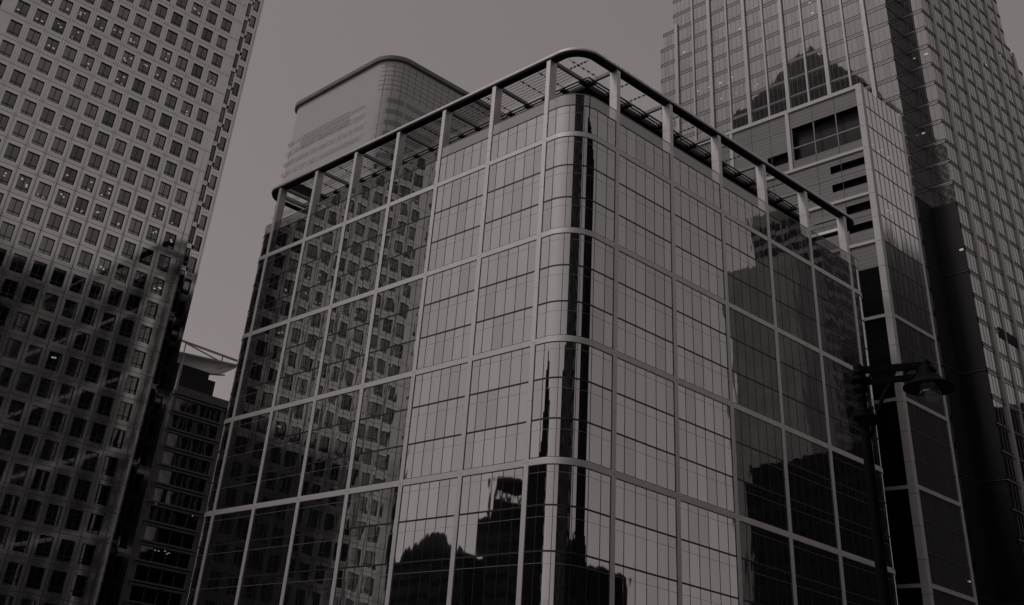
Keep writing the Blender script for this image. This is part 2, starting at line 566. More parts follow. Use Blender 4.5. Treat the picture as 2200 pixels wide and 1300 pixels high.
# vertical piers
for a in range(0, len(edges), 2):
    cl.quad((FX, edges[a + 1], GZ), (FX, edges[a], GZ), (FX, edges[a], ZT), (FX, edges[a + 1], ZT))
for y in cols_y:
    for j in rows:
        zc = ZC0 + PZ * j
        z0, z1 = zc + WZ, zc + PZ - WZ
        if j == rows[-1]: z1 = ZT
        cl.quad((FX, y - WH, z0), (FX, y + WH, z0), (FX, y + WH, z1), (FX, y - WH, z1))
        if j == rows[0]: cl.quad((FX, y - WH, GZ), (FX, y + WH, GZ), (FX, y + WH, zc - WZ), (FX, y - WH, zc - WZ))
        b = FX - REC
        cl.quad((FX, y - WH, zc - WZ), (FX, y - WH, zc + WZ), (b, y - WH, zc + WZ), (b, y - WH, zc - WZ))
        cl.quad((FX, y + WH, zc - WZ), (b, y + WH, zc - WZ), (b, y + WH, zc + WZ), (FX, y + WH, zc + WZ))
        cl.quad((FX, y - WH, zc + WZ), (FX, y + WH, zc + WZ), (b, y + WH, zc + WZ), (b, y - WH, zc + WZ), 1)  # window head coloured dark to stand for its shadow
        cl.quad((FX, y - WH, zc - WZ), (b, y - WH, zc - WZ), (b, y + WH, zc - WZ), (FX, y + WH, zc - WZ))
# joints: a line at mid spandrel, two on each pier
for j in rows:
    z = ZC0 + PZ * j - PZ / 2
    cl.box(FX - .05, FX + .006, yL, yR, z - .035, z + .035, 1)
    cl.box(FX - .05, FX + .005, yL, yR, z + .30, z + .325, 2)
for y in [c + PY / 2 for c in cols_y[1:]]:
    for o in (-.2, .2):
        cl.box(FX - .05, FX + .007, y + o - .014, y + o + .014, GZ, ZT, 2)
# notches at both ends
steps = [(-3.69, -1.4, -79.0), (-1.4, 2.0, -82.0)]
for sgn in (1, -1):
    for n, (ya, yb, xp) in enumerate(steps):
        f = (lambda q: q) if sgn == 1 else (lambda q: yL + (yR - q))
        A, B = sorted((f(ya), f(yb)))
        prevx = FX if n == 0 else steps[n - 1][2]
        e = f(ya)
        cl.box(xp + .02, prevx - .3 if n == 0 else prevx, min(e, e - sgn * .3), max(e, e - sgn * .3), GZ, ZT)
        hz = .34 if n == 0 else .55
        for j in rows:
            z = ZC0 + PZ * j - PZ / 2 - (.35 if n == 0 else 0)
            cl.box(xp - .4, xp, A, B, z - hz, z + hz)
            cl.box(xp - .05, xp + .006, A, B, z - .03, z + .03, 1)
        if n == 1:
            p0, p1 = sorted((f(1.25), f(2.0)))
            cl.box(xp - .4, xp + .01, p0, p1, GZ, ZT)
            q = f(1.72)
            cl.box(xp - .05, xp + .016, q - .03, q + .03, GZ, ZT, 1)
# other sides
XB = -140
cl.quad((-82.4, 2.0, GZ), (XB, 2.0, GZ), (XB, 2.0, ZT), (-82.4, 2.0, ZT))
y2 = yL + (yR - 2.0)
cl.quad((XB, y2, GZ), (-82.4, y2, GZ), (-82.4, y2, ZT), (XB, y2, ZT))
cl.quad((XB, y2, GZ), (XB, 2.0, GZ), (XB, 2.0, ZT), (XB, y2, ZT))
cl.quad((XB, y2, ZT), (FX, y2, ZT), (FX, 2, ZT), (XB, 2, ZT))
cl.build('cladding', ['steel', 'joint', 'joint_pale'], LT, (-108, -21, GZ))
rb = [(c + PY / 2) for c in cols_y[1:]] + [-4.78, -3.78]
for y in rb:
    r = MB(); r.tube([(FX + .03, y, GZ), (FX + .03, y, ZT)], .05, 8)
    r.build('steel_rib', 'steel_rib', LT, (FX, y, GZ))
# crown
cr = MB()
cr.box(-132, -84, y2 + 7, -4, ZT, 213); cr.box(-127, -89, y2 + 11, -8, 213, 219)
cr.build('crown', 'rim', LT, (-108, -21, ZT))  # steel crown and roof toned dark so their mirrored outline looks shaded
py = MB()
ax = (-108, -22, 243)
bs = [(-126, y2 + 11, 219), (-90, y2 + 11, 219), (-90, -9, 219), (-126, -9, 219)]
for k in range(4): py.quad(bs[k], bs[(k + 1) % 4], ax, ax)
py.build('pyramid_roof', 'rim', LT, ax)
# interior behind the glass
# windows: pane with frame bars; three kinds
FRB = .05


def win_mesh(kind, w, h, off=0):
    m = MB(); fr = MB()
    m.quad((0, -w, -h), (0, w, -h), (0, w, h), (0, -w, h))
    fr.box(0, .05, -.045, .045, -h, h)
    zz = -h + 2 * h * .24
    fr.box(0, .06, -w, w, zz - .045, zz + .045)
    for s in (-1, 1):
        fr.box(0, .05, s * w - .05, s * w + .05, -h, h)
        fr.box(0, .045, -w, w, s * h - .05, s * h + .05)
    return m, fr


protos = {}


def window(kind, loc, lights=(), w=WH, h=WZ):
    key = (kind, w, h)
    if key not in protos:
        m, fr = win_mesh(kind, w, h)
        p = m.build('window', {'a': 'win', 'b': 'win_pale', 'c': 'win_dark'}[kind], LT, (0, 0, 0))
        p.location = Vector(loc) - parent_world(LT)
        f = fr.build('frame', 'mullion', p, (0, 0, 0)); f.location = (0, 0, 0)
        protos[key] = (p, f)
        o = p
    else:
        p, f = protos[key]
        o = twin(p, 'window', LT, loc)
        c = f.copy(); c.name = 'frame'; COL.objects.link(c); c.parent = o; c.location = (0, 0, 0)
    for ly, lz in lights:
        if 'lt' not in protos:
            mb = MB()
            n = 10
            for k in range(n):
                t0, t1 = 2 * pi * k / n, 2 * pi * (k + 1) / n
                mb.quad((.02, 0, 0), (.02, .2 * cos(t0), .12 * sin(t0)), (.02, .2 * cos(t1), .12 * sin(t1)), (.02, 0, 0))
            l = mb.build('ceiling_light', 'lamp', o, (0, 0, 0)); l.location = (0.012, ly, lz)
            protos['lt'] = l
        else:
            l = protos['lt'].copy(); l.name = 'ceiling_light'; COL.objects.link(l); l.parent = o; l.location = (0.012, ly, lz)
    return o


# the 100 windows that show largest in the picture are parts of their own, the rest one part
LIT = {(-1 - 0, 0)}
# camera, needed here only to rank the windows by how large they show
CAMP = Vector((70.1368, -74.6776, 0.0))
FWD = Vector((-0.63126206, 0.52723557, 0.56879774))
RGT = Vector((0.6836844, 0.72455494, 0.0871538))
UPV = Vector((0.36617463, -0.44389503, 0.81784677))
Fpx, PPX, PPY = 2347.523, 1100 - 86.194, 650 - 593.061


def toward(p):
    q = Vector(p) - CAMP
    return PPX + Fpx * q.dot(RGT) / q.dot(FWD), PPY - Fpx * q.dot(UPV) / q.dot(FWD), q.dot(FWD)


cells = []
for k, y in enumerate(cols_y):
    for j in rows:
        u, v, d = toward((FX, y, ZC0 + PZ * j))
        cells.append((k, j, u, v, d, -20 < u < 2200 and -20 < v < 1000))
vis = sorted([c for c in cells if c[5]], key=lambda c: c[4])
# keep the lit office floors among the parts
litfloors = {2: .85, 1: .75, 0: .35, -5: .55, -6: .85, 5: .15, -12: .2}
lit = {}
rl = random.Random(3)
for c in cells:
    if c[5] and rl.random() < litfloors.get(c[1], .025):
        n = rl.choice((1, 2, 2, 3))
        lit[(c[0], c[1])] = [(rl.uniform(-.6, .6), rl.uniform(-.75, .75)) for _ in range(n)]
big = {(c[0], c[1]) for c in vis[:100]}
rest = MB(); lightsmb = MB()
rk = random.Random(5)
for k, j, u, v, d, ok in cells:
    y, z = cols_y[k], ZC0 + PZ * j
    kind = rk.choice('aaabbc')
    if (k, j) in big:
        window(kind, (FX - REC + .01, y, z), lit.get((k, j), ()))
    else:
        mi = 'abc'.index(kind)
        X = FX - REC + .01
        ty, tz = rk.gauss(0, .004), rk.gauss(0, .004)
        rest.quad((X - ty * WH, y - WH, z - WZ), (X + ty * WH, y + WH, z - WZ), (X + ty * WH, y + WH, z + WZ), (X - ty * WH, y - WH, z + WZ), mi)
        rest.box(X, X + .05, y - .045, y + .045, z - WZ, z + WZ, 3)
        zz = z - WZ + 2 * WZ * .24
        rest.box(X, X + .06, y - WH, y + WH, zz - .045, zz + .045, 3)
        for s in (-1, 1):
            rest.box(X, X + .05, y + s * WH - .05, y + s * WH + .05, z - WZ, z + WZ, 3)
            rest.box(X, X + .045, y - WH, y + WH, z + s * WZ - .05, z + s * WZ + .05, 3)
        for ly, lz in lit.get((k, j), ()):
            for q in range(8):
                t0, t1 = 2 * pi * q / 8, 2 * pi * (q + 1) / 8
                c0 = (X + .03, y + ly, z + lz)
                rest.quad(c0, (X + .03, y + ly + .2 * cos(t0), z + lz + .12 * sin(t0)), (X + .03, y + ly + .2 * cos(t1), z + lz + .12 * sin(t1)), c0, 4)
# corner windows in the notches, windows of the other sides
for sgn in (1, -1):
    f = (lambda q: q) if sgn == 1 else (lambda q: yL + (yR - q))
    for n, (ya, yb, xp) in enumerate(steps):
        A, B = sorted((f(ya), f(yb if n == 0 else 1.25)))
        hz = .34 if n == 0 else .55
        for j in rows:
            z0 = ZC0 + PZ * j - PZ / 2 - (.35 if n == 0 else 0) + hz
            z1 = z0 + PZ - 2 * hz
            X = xp - .18
            mi = rk.choice((0, 0, 1, 2))
            rest.quad((X, A, z0), (X, B, z0), (X, B, z1), (X, A, z1), mi)
            m_ = (A + B) / 2 + (.1 if n else .3) * sgn
            rest.box(X, X + .05, m_ - .06, m_ + .06, z0, z1, 3)
            rest.box(X, X + .05, A, B, z0 + .5, z0 + .57, 3)
            e0, e1 = sorted((f(yb if n == 0 else 1.25), f(yb if n == 0 else 1.25) - sgn * .14))
            rest.box(X, X + .12, e0, e1, z0, z1, 3)
for j in rows:
    z = ZC0 + PZ * j
    for k in range(18):
        x = -85 - 3.0 * k
        rest.quad((x - 1.2, 2.02, z - 1.35), (x - 1.2, 2.02, z + 1.35), (x + 1.2, 2.02, z + 1.35), (x + 1.2, 2.02, z - 1.35), 0)
        rest.quad((x - 1.2, y2 - .02, z - 1.35), (x + 1.2, y2 - .02, z - 1.35), (x + 1.2, y2 - .02, z + 1.35), (x - 1.2, y2 - .02, z + 1.35), 0)
ro = rest.build('upper_window', ['win', 'win_pale', 'win_dark', 'mullion', 'lamp'], LT, (-108, -21, GZ))
ro['kind'] = 'stuff'

# ------------------------------------------------------------------ the far round cornered tower
FT = thing('round_cornered_tower', 'pale tower with rounded corners and dark crown rim rising behind the canopy', 'tower', (-207, 128, GZ))
fx0, fx1, fy0, fy1 = -236.6, -178, 100, 157
P = rpath(fx0, fx1, fy0, fy1, 7.5, 12)
w = MB()
w.sweep(P, [(0, GZ), (0, 194), (-.6, 194), (-.6, GZ)], 0, True, False)
w.build('cladding', ['pale'], FT, (-207, 128, GZ))
w = MB()
w.sweep(P, [(.2, 194.2), (1.0, 194.4), (1.1, 195.7), (.2, 196), (-3, 196), (-3, 194.2)])
w.build('crown_rim', 'rim', FT, (-207, 128, 194))
# screen wall of fine panels below the rim (corner and the street side)
w = MB()
sub = rpath(fx0, fx1, fy0, fy1, 7.5, 12)[2:14]
for z in (183.2, 184.95, 186.7, 188.45, 190.2, 191.9):
    w.sweep(sub + [(fx1, fy1 - 8, 1, 0)], [(-.05, z - .05), (.04, z - .05), (.04, z + .05), (-.05, z + .05)], 0, False)
yy = fy0 + 8
while yy < fy1 - 6:
    w.box(fx1 - .05, fx1 + .045, yy - .05, yy + .05, 181.8, 193.5); yy += 2.9
for k in (4, 7, 10):
    x, y, nx, ny = P[k]
    w.bar((x + nx * .02, y + ny * .02, 165), (x + nx * .02, y + ny * .02, 193.5), .1, .1, 0, (nx, ny, 0))
w.build('screen_grid', 'joint', FT, (fx1, fy0, 185))


def far_band(z, h):
    rr = random.Random(int(z * 10))
    for xa_, xb_ in ([(fx0 + 4, -225), (-196.4, fx1 - 10.5)] if 174.5 < z < 180.5 else [(fx0 + 4, fx1 - 10.5)]):
        b = MB()
        x = xa_
        while x < xb_:
            b.box(x, x + 1.15, fy0 - .035, fy0 - .005, z, z + h * .8, rr.choice((0, 0, 2)))
            x += 1.5
        b.box(xa_, xb_, fy0 - .02, fy0 - .004, z + h * .3, z + h * .4, 0)
        b.build('window_strip', ['far_glass_soft', 'far_glass', 'pale_grey'], FT, (xa_, fy0, z))
    b = MB()
    for k in range(3, 12):
        (xa, ya, na, ma), (xb, yb, nb, mb_) = P[k], P[k + 1]
        b.quad((xa + na * .03, ya + ma * .03, z), (xb + nb * .03, yb + mb_ * .03, z), (xb + nb * .03, yb + mb_ * .03, z + h), (xa + na * .03, ya + ma * .03, z + h), 0 if k < 6 else 1)
    b.build('corner_window', ['far_glass_soft', 'far_glass'], FT, (fx1, fy0, z))
    b = MB()
    b.quad((fx1 + .03, fy0 + 8.5, z), (fx1 + .03, fy1 - 9, z), (fx1 + .03, fy1 - 9, z + h), (fx1 + .03, fy0 + 8.5, z + h), 0)
    y = fy0 + 11.2
    while y < fy1 - 9:
        b.box(fx1 + .01, fx1 + .06, y, y + .2, z, z + h, 1); y += 2.9
    b.build('window_band', ['far_glass', 'pale_grey'], FT, (fx1, fy0, z))


for k in range(22):
    far_band(178.2 - 4.02 * k, 1.75)
lv = MB()
x = -224.4
while x < -197:
    lv.box(x, x + .55, fy0 - .12, fy0 - .01, 175.0, 180.2); x += .95
for z in (176.5, 178.2): lv.box(-224.5, -196.6, fy0 - .14, fy0 - .01, z, z + .12)
lv.build('louvre_panel', 'pale_grey', FT, (-210, fy0, 175))
ft = MB()
for k in range(11):
    z = 176.9 - 4.02 * k
    ft.box(fx0 + 2, fx1 - 8, fy0 - .05, fy0 - .01, z - 1.1, z - 1.0)
ft.build('cladding_joint', 'pale_grey', FT, (-207, fy0, 150))

# ------------------------------------------------------------------ the ribbed glass tower
RT = thing('ribbed_glass_tower', 'tall grey glass tower with pale vertical fins and a notched corner', 'tower', (-40, 140, GZ))
ax0, ax1, ay = -71.0, -14.9, 110.0
bx, by = -10.1, 116.3
FP = 4.53
zf0 = 148.84 - FP * 33
nfl = 49
rr = random.Random(11)
REST = (MB(), MB())
for n in range(nfl):
    z = zf0 + FP * n
    if z + FP < 20: continue
    x0 = ax0
    if z + FP < 163: x0 = -74.3
    if z + FP < 158: x0 = -75.2
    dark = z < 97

    def face(p0, p1, nx, ny, blk=False, step=1.25, kind=0):
        b, s_ = tgt
        L = math.hypot(p1[0] - p0[0], p1[1] - p0[1]); m = max(1, round(L / step))
        dx, dy = (p1[0] - p0[0]) / L, (p1[1] - p0[1]) / L
        for k in range(m):
            a, c = L * k / m, L * (k + 1) / m
            t1, t2 = rr.gauss(0, .0012), rr.gauss(0, .001)
            def pt(u, zz):
                o = t1 * (u - (a + c) / 2) + t2 * (zz - z - 1.8)
                return (p0[0] + dx * u + nx * o, p0[1] + dy * u + ny * o, zz)
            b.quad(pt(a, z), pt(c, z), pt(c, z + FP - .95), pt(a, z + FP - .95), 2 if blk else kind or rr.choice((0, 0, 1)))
            if k and not blk:
                b.bar((p0[0] + dx * a + nx * .02, p0[1] + dy * a + ny * .02, z), (p0[0] + dx * a + nx * .02, p0[1] + dy * a + ny * .02, z + FP - .95), .03, .05, 3, (nx, ny, 0))
        q = [(p0[0], p0[1], nx, ny), (p1[0], p1[1], nx, ny)]
        zt = z + FP - .95
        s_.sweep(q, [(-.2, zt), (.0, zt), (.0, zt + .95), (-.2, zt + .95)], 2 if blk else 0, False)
        if not blk:
            for zz in (zt, zt + .82):
                s_.sweep(q, [(-.1, zz), (.06, zz), (.06, zz + .13), (-.1, zz + .13)], 1, False)
        if not blk or n % 4 == 2:
            s_.sweep(q, [(-.1, zt + .50), (.11, zt + .50), (.11, zt + .62), (-.1, zt + .62)], 5 if blk else 3, False)

    GM = ['rt_glass', 'rt_glass_b', 'black', 'alu_dark', 'rt_notch_shade']
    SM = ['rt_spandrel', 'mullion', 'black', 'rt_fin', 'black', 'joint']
    shown = 16 < z < 176
    side = (MB(), MB())

    tgt = side if not (shown and z > 80) else (MB(), MB())
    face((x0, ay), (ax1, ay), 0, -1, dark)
    if tgt is not side:
        tgt[0].build('window_band', GM, RT, (x0, ay, z)); tgt[1].build('spandrel_band', SM, RT, (x0, ay, z))
    tgt = side if not shown else (MB(), MB())
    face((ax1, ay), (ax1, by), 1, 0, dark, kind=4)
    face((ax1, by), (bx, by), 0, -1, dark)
    if tgt is not side:
        tgt[0].build('notch_glazing', GM, RT, (ax1, by, z)); tgt[1].build('notch_spandrel', SM, RT, (ax1, by, z))
    yb = 160.8
    if z + FP < 161.5: yb = 162.4
    if z + FP < 157: yb = 167
    tgt = side if not shown else (MB(), MB())
    face((bx, by), (bx, yb), 1, 0)
    if tgt is not side:
        tgt[0].build('window_band', GM, RT, (bx, by, z)); tgt[1].build('spandrel_band', SM, RT, (bx, by, z))
    tgt = side
    face((x0, 160), (x0, ay), -1, 0)
    for q_ in (0, 1):
        n0 = len(REST[q_].v)
        REST[q_].v += side[q_].v; REST[q_].f += [tuple(n0 + i_ for i_ in f_) for f_ in side[q_].f]
        REST[q_].m += side[q_].m; REST[q_].sm += side[q_].sm
for q_, nm, ml in ((0, 'outer_glazing', GM), (1, 'outer_spandrel', SM)):
    REST[q_].build(nm, ml, RT, (-40, 140, GZ))['kind'] = 'stuff'
zt = zf0 + FP * nfl
c = MB()
c.box(ax0 + .5, ax1 - .5, ay + .5, 160, GZ, zt); c.box(ax1 - .6, bx - .5, by + .5, 160, GZ, zt)
c.box(-74.8, ax0 + .4, ay + .5, 159, GZ, 157.4); c.box(ax1 - 1, bx - .5, 159.9, 166.5, GZ, 157)
c.box(ax1 - 1, bx - .5, 160, 162, 157, 161.4); c.box(-74, ax0 + .4, ay + .5, 159, 157.4, 162)
c.build('core', 'conc_d', RT, (-40, 140, GZ))


def fin(x, y, nx, ny, w, d, z1=None, z0=GZ):
    f = MB()
    if ny: f.box(x - w / 2, x + w / 2, y - d, y + .02, z0, z1 or zt)
    else: f.box(x - .02, x + d, y - w / 2, y + w / 2, z0, z1 or zt)
    f.build('fin', 'rt_fin', RT, (x, y, z0))


for k in range(11):
    x = -70 + 5.0 * k
    wide = k % 2 == 0
    fin(x, ay, 0, -1, .85 if wide else .42, .45 if wide else .3, 163.4 if k == 0 else None, 60)
for k in range(9):
    y = 121.1 + 5.27 * k
    wide = k % 2 == 0
    fin(bx, y, 1, 0, .8 if wide else .36, .4 if wide else .25, 157 if y > 161 else None, 20)
vent = MB()
for k in range(6):
    vent.box(bx + .1, bx + .16, 124.2, 126.2, 75.0 + .3 * k, 75.2 + .3 * k); vent.box(bx + .1, bx + .16, 126.8, 131.2, 75.0 + .3 * k, 75.2 + .3 * k)
vent.box(bx + .07, bx + .11, 124.1, 131.3, 74.9, 76.9)
vent.build('louvre_vent', 'black', RT, (bx, 127, 75))


def disc(parent, loc, nx, ny, a=.3, bb=.2):
    m = MB(); n = 10
    for k in range(n):
        t0, t1 = 2 * pi * k / n, 2 * pi * (k + 1) / n
        f = lambda t: (loc[0] - ny * a * cos(t) + nx * .05, loc[1] + nx * a * cos(t) + ny * .05, loc[2] + bb * sin(t))
        c0 = (loc[0] + nx * .05, loc[1] + ny * .05, loc[2])
        m.quad(c0, f(t0), f(t1), c0)
    m.build('ceiling_light', 'lamp', parent, loc)


for x, z, s in ((-64.1, 141.4, .3), (-60.8, 141.2, .3), (-57.6, 141.1, .42), (-55.2, 140.2, .4), (-54.2, 141.3, .3), (-57.6, 136.75, .3),
                (-53.4, 136.7, .2), (-50.6, 136.5, .25), (-48.3, 136.4, .22), (-47.6, 136.8, .25), (-51.3, 153.9, .4), (-32.4, 152.7, .35), (-32.1, 149.7, .4), (-67.8, 154.2, .4)):
    disc(RT, (x, ay, z), 0, -1, s, s * .6)
for x, z, s in ((-10.9, 132.9, .5), (-13.5, 132.9, .28), (-14.25, 115.2, .4), (-10.83, 89.3, .45)):
    disc(RT, (x, by, z), 0, -1, s, s * .5)
for y, z in ((145.3, 144.4), (155.2, 152.4)): disc(RT, (bx, y, z), 1, 0, .4, .3)

# ------------------------------------------------------------------ the stone fronted block
MBL = thing('stone_fronted_block', 'stone fronted office block with black window slots and a glazed flank', 'building', (-20, 72, GZ))
my = 66.5
mx = -.95
f = MB()
# front wall as vertical strips with slots left open
slots = [(-14.0, -1.9, 87.6, 93.6), (-19.0, -14.9, 87.7, 89.65), (-7.9, -1.9, 83.2, 84.5), (-7.9, -1.9, 80.05, 81.35), (-6.1, -1.75, 75.7, 77.1), (-5.9, -1.75, 72.6, 73.85)]
xs = sorted({-46.0, -1.75} | {v for s in slots for v in s[:2]})
zs = sorted({GZ, 66.6, 96.7} | {v for s in slots for v in s[2:]})
for xa, xb in zip(xs, xs[1:]):
    for za, zb in zip(zs, zs[1:]):
        cx_, cz_ = (xa + xb) / 2, (za + zb) / 2
        if any(s[0] < cx_ < s[1] and s[2] < cz_ < s[3] for s in slots): continue
        f.quad((xa, my, za), (xb, my, za), (xb, my, zb), (xa, my, zb), 2 if zb < 67 else 0)  # lower quads coloured dark as painted shade
# grooves
z = 66.85
while z < 96:
    for xa, xb in ((-46, -1.9),):
        blk = [(s[0], s[1]) for s in slots if s[2] - .05 < z < s[3] + .05]
        cur = xa
        for s0, s1 in sorted(blk):
            f.box(cur, s0, my - .006, my + .03, z - .02, z + .02, 1); cur = s1
        if cur < xb: f.box(cur, xb, my - .006, my + .03, z - .02, z + .02, 1)
    z += .62
for x in (-6.0, -10.05, -18.2, -21.8, -30, -34, -38, -42):
    f.box(x - .05, x + .05, my - .012, my + .05, 60, 96.7, 1)
for z in (93.55, 82.3, 74.75):
    f.box(-46 if z > 90 else -22, -14.0 if z > 90 else -1.9, my - .010, my + .05, z - .05, z + .05, 1)
f.build('wall', ['stone', 'joint', 'stone_shade'], MBL, (-20, 72, GZ))
for s in slots:
    o = MB()
    o.box(s[0], s[1], my + 1.2, my + 1.3, s[2], s[3], 0)
    o.box(s[0] - .1, s[1] + .1, my + .02, my + 1.25, s[2] - .12, s[2] - .004, 0)
    o.box(s[0] - .1, s[1] + .1, my + .02, my + 1.25, s[3] + .004, s[3] + .12, 0)
    if s[1] - s[0] > 10:
        for x in (-10.0, -5.95): o.box(x - .08, x + .08, my - .05, my + .1, s[2], s[3], 1)
        o.box(s[0], s[1], my - .04, my + .08, 89.75, 89.95, 1)
    o.build('window', ['black', 'alu_dark'], MBL, (s[0], my, s[2]))
for z in (96.95, 85.85, 78.25, 70.5, 59.2, 47.55, 36.4, 24.95, 13.5):
    o = MB(); h = .32 if z > 90 else .22
    o.box(-46, -1.75, my - .25, my + .1, z - h, z + h)
    o.build('ledge', 'stone_pale', MBL, (-20, my, z))
for x, z0 in ((-14.65, 85.9), (-25.85, 70)):
    o = MB(); o.box(x - .33, x + .33, my - .22, my + .1, z0, 96.7)
    o.build('pilaster', 'stone_pale', MBL, (x, my, z0))
o = MB()
zz = 97.3
while zz > GZ + 1:
    o.box(-1.86, -.86, my - .32, my + .55, zz - 3.83, zz - .03)
    zz -= 3.86
o.box(-1.82, -.9, my - .28, my + .5, GZ, 97.2, 1)
o.build('corner_pier', ['stone_pale', 'joint'], MBL, (-1.4, my, GZ))
# glazed flank: one window per storey
zl = [97.0, 93.4, 89.8, 85.7, 82.2, 78.0, 74.7, 70.55, 66.8, 63.0, 59.15, 55.25, 51.4, 47.6, 43.8, 40.1, 36.45, 32.6, 28.8, 25.0, 21.2, 17.4, 13.5, 9.6, 5.7, GZ]
y0, y1 = my + .55, 78.1
for i, (za, zb) in enumerate(zip(zl, zl[1:])):
    b = MB(); fr = MB(); m = 8
    mi = 0
    for k in range(m):
        ya, yb = y0 + (y1 - y0) * k / m, y0 + (y1 - y0) * (k + 1) / m
        t = rr.gauss(0, .003)
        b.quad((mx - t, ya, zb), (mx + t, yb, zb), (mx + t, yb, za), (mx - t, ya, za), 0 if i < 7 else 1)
        if k: fr.box(mx - .02, mx + .04, ya - .022, ya + .022, zb, za)
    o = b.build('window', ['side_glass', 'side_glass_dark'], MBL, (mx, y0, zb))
    fr.box(mx - .02, mx + .05, y0, y1, zb - .065, zb + .065)
    fr.build('frame', 'joint', o, (mx, y0, zb))
for z in (59.15, 47.6, 36.45, 25.0, 13.5):
    o = MB(); o.box(mx - .1, mx + .16, y0, y1, z - .26, z + .26)
    o.build('ledge', 'stone_pale', MBL, (mx, y0, z))
o = MB(); o.box(mx - .3, mx + .12, y1, y1 + .5, GZ, 97.1)
o.build('edge_trim', 'alu', MBL, (mx, y1, GZ))
o = MB(); o.box(-46, mx - .15, my + 1.4, y1 + .3, GZ, 96.6)
o.build('core', 'black', MBL, (-20, 72, GZ))
for y, z in ((67.4, 86.6), (69.2, 86.2), (70.5, 87.0), (72.4, 86.5), (69.5, 76.3), (70.6, 76.35), (77.3, 27.1)):
    disc(MBL, (mx + .06, y, z), 1, 0, .34, .1)

# ------------------------------------------------------------------ the low limestone block between the towers
LB = thing('limestone_block', 'low dark limestone office block with ledges at every floor and a trussed roof canopy', 'building', (-160, 44, GZ))
ly0, ly1, lx = 37.3, 50.5, -150.0
b = MB()
b.box(lx - 14, lx - .5, ly0 + .2, ly1 - .2, GZ, 64.3); b.box(lx - 16, lx - 3, 22, 60, GZ, 64.4)
b.build('body', 'low_stone', LB, (-160, 44, GZ))
LP = 3.63
pw = None
for n in range(17):
    zt_ = 63.5 - LP * n
    o = MB()
    o.box(lx - .5, lx + .35, ly0, ly1, zt_ - .12, zt_ + .25)
    o.box(lx - .5, lx + .2, ly0 + .1, ly1 - .1, zt_ - .75, zt_ - .35)
    o.build('ledge', 'low_stone', LB, (lx, ly0, zt_))
    for k in range(4):
        ya = ly0 + 1.1 + 2.9 * k
        if pw is None:
            wm = MB(); fm = MB()
            wm.quad((0, 0, -2.85), (0, 2.75, -2.85), (0, 2.75, 0), (0, 0, 0))
            fm.box(-.02, .09, -.12, 0, -2.85, 0); fm.box(-.02, .08, 2.75, 2.8, -2.85, 0); fm.box(-.02, .07, -.12, 2.8, -.10, -.003)
            pw = wm.build('window', 'low_glass', LB, (0, 0, 0)); pw.location = Vector((lx - .25, ya, zt_ - .76)) - parent_world(LB)
            pf = fm.build('frame', 'low_stone', pw, (0, 0, 0)); pf.location = (0, 0, 0)
        else:
            q = twin(pw, 'window', LB, (lx - .25, ya, zt_ - .76))
            q.rotation_euler = (0, rr.gauss(0, .006), rr.gauss(0, .006))
            c = pf.copy(); c.name = 'frame'; COL.objects.link(c); c.parent = q; c.location = (0, 0, 0)
for y in (ly0 + .5, ly1 - .6):
    o = MB(); o.box(lx - .5, lx + .1, y - .4, y + .4, GZ, 63.2)
    o.build('pilaster', 'low_stone', LB, (lx, y, GZ))
o = MB(); o.box(lx - 14, lx - .2, ly0 + .3, ly1 + 3, 63.7, 65.2)
o.build('parapet', 'low_stone', LB, (lx, ly0, 64))
o = MB(); o.box(lx - 9, lx - 1.5, ly0 - 1.5, 45.5, 64.4, 70.2); o.box(lx - 9, lx - 1.5, 45.5, 47.4, 64.4, 68.7)
o.build('plant_room', 'black', LB, (lx, ly0, 65))
o = MB()
for k in range(64):
    ya = 34.5 + .27 * k; yb = ya + .27
    za = 71.9 + (ya - 36.6) * .085 + (.11 if k % 2 else 0); zb = 71.9 + (yb - 36.6) * .085 + (0 if k % 2 else .11)
    o.quad((lx, ya, za), (lx, yb, zb), (lx - 8.0, yb, 70.5 + .21 * (yb - 41.5) + zb - za), (lx - 8.0, ya, 70.5 + .21 * (ya - 41.5)))
o.build('canopy_roof', 'roof_metal', LB, (lx, 44, 72))
o = MB()
o.bar((lx + .1, 33, 74.5), (lx + .1, 53, 74.05), .35, .42)
o.bar((lx + .1, 33, 71.55), (lx + .1, 53, 73.3), .3, .4)
o.bar((lx + .1, 37.4, 74.2), (lx + .1, 46.8, 72.7), .2, .26)
for y in (37.3, 46.9): o.bar((lx + .1, y, 71.9 + (y - 36.6) * .085), (lx + .1, y, 74.2), .22, .26)
o.bar((lx - 8.1, 38, 69.6), (lx - 8.1, 53, 72.8), .3, .3); o.bar((lx - 8, 50.5, 73.6), (lx, 50.5, 73), .25, .25)
o.bar((lx, ly0 + .2, 64), (lx, ly0 + .2, 72), .5, .5)
o.build('canopy_truss', 'roof_metal', LB, (lx, 44, 73))
for y, z in ((39.2, 41.4), (42.4, 41.3), (45.3, 41.2), (48.1, 40.9), (42.2, 33.2), (41.4, 33.2), (43.6, 33.4), (44.2, 33.0), (44.6, 33.2)):
    disc(LB, (lx + .0, y, z), 1, 0, .16, .10)

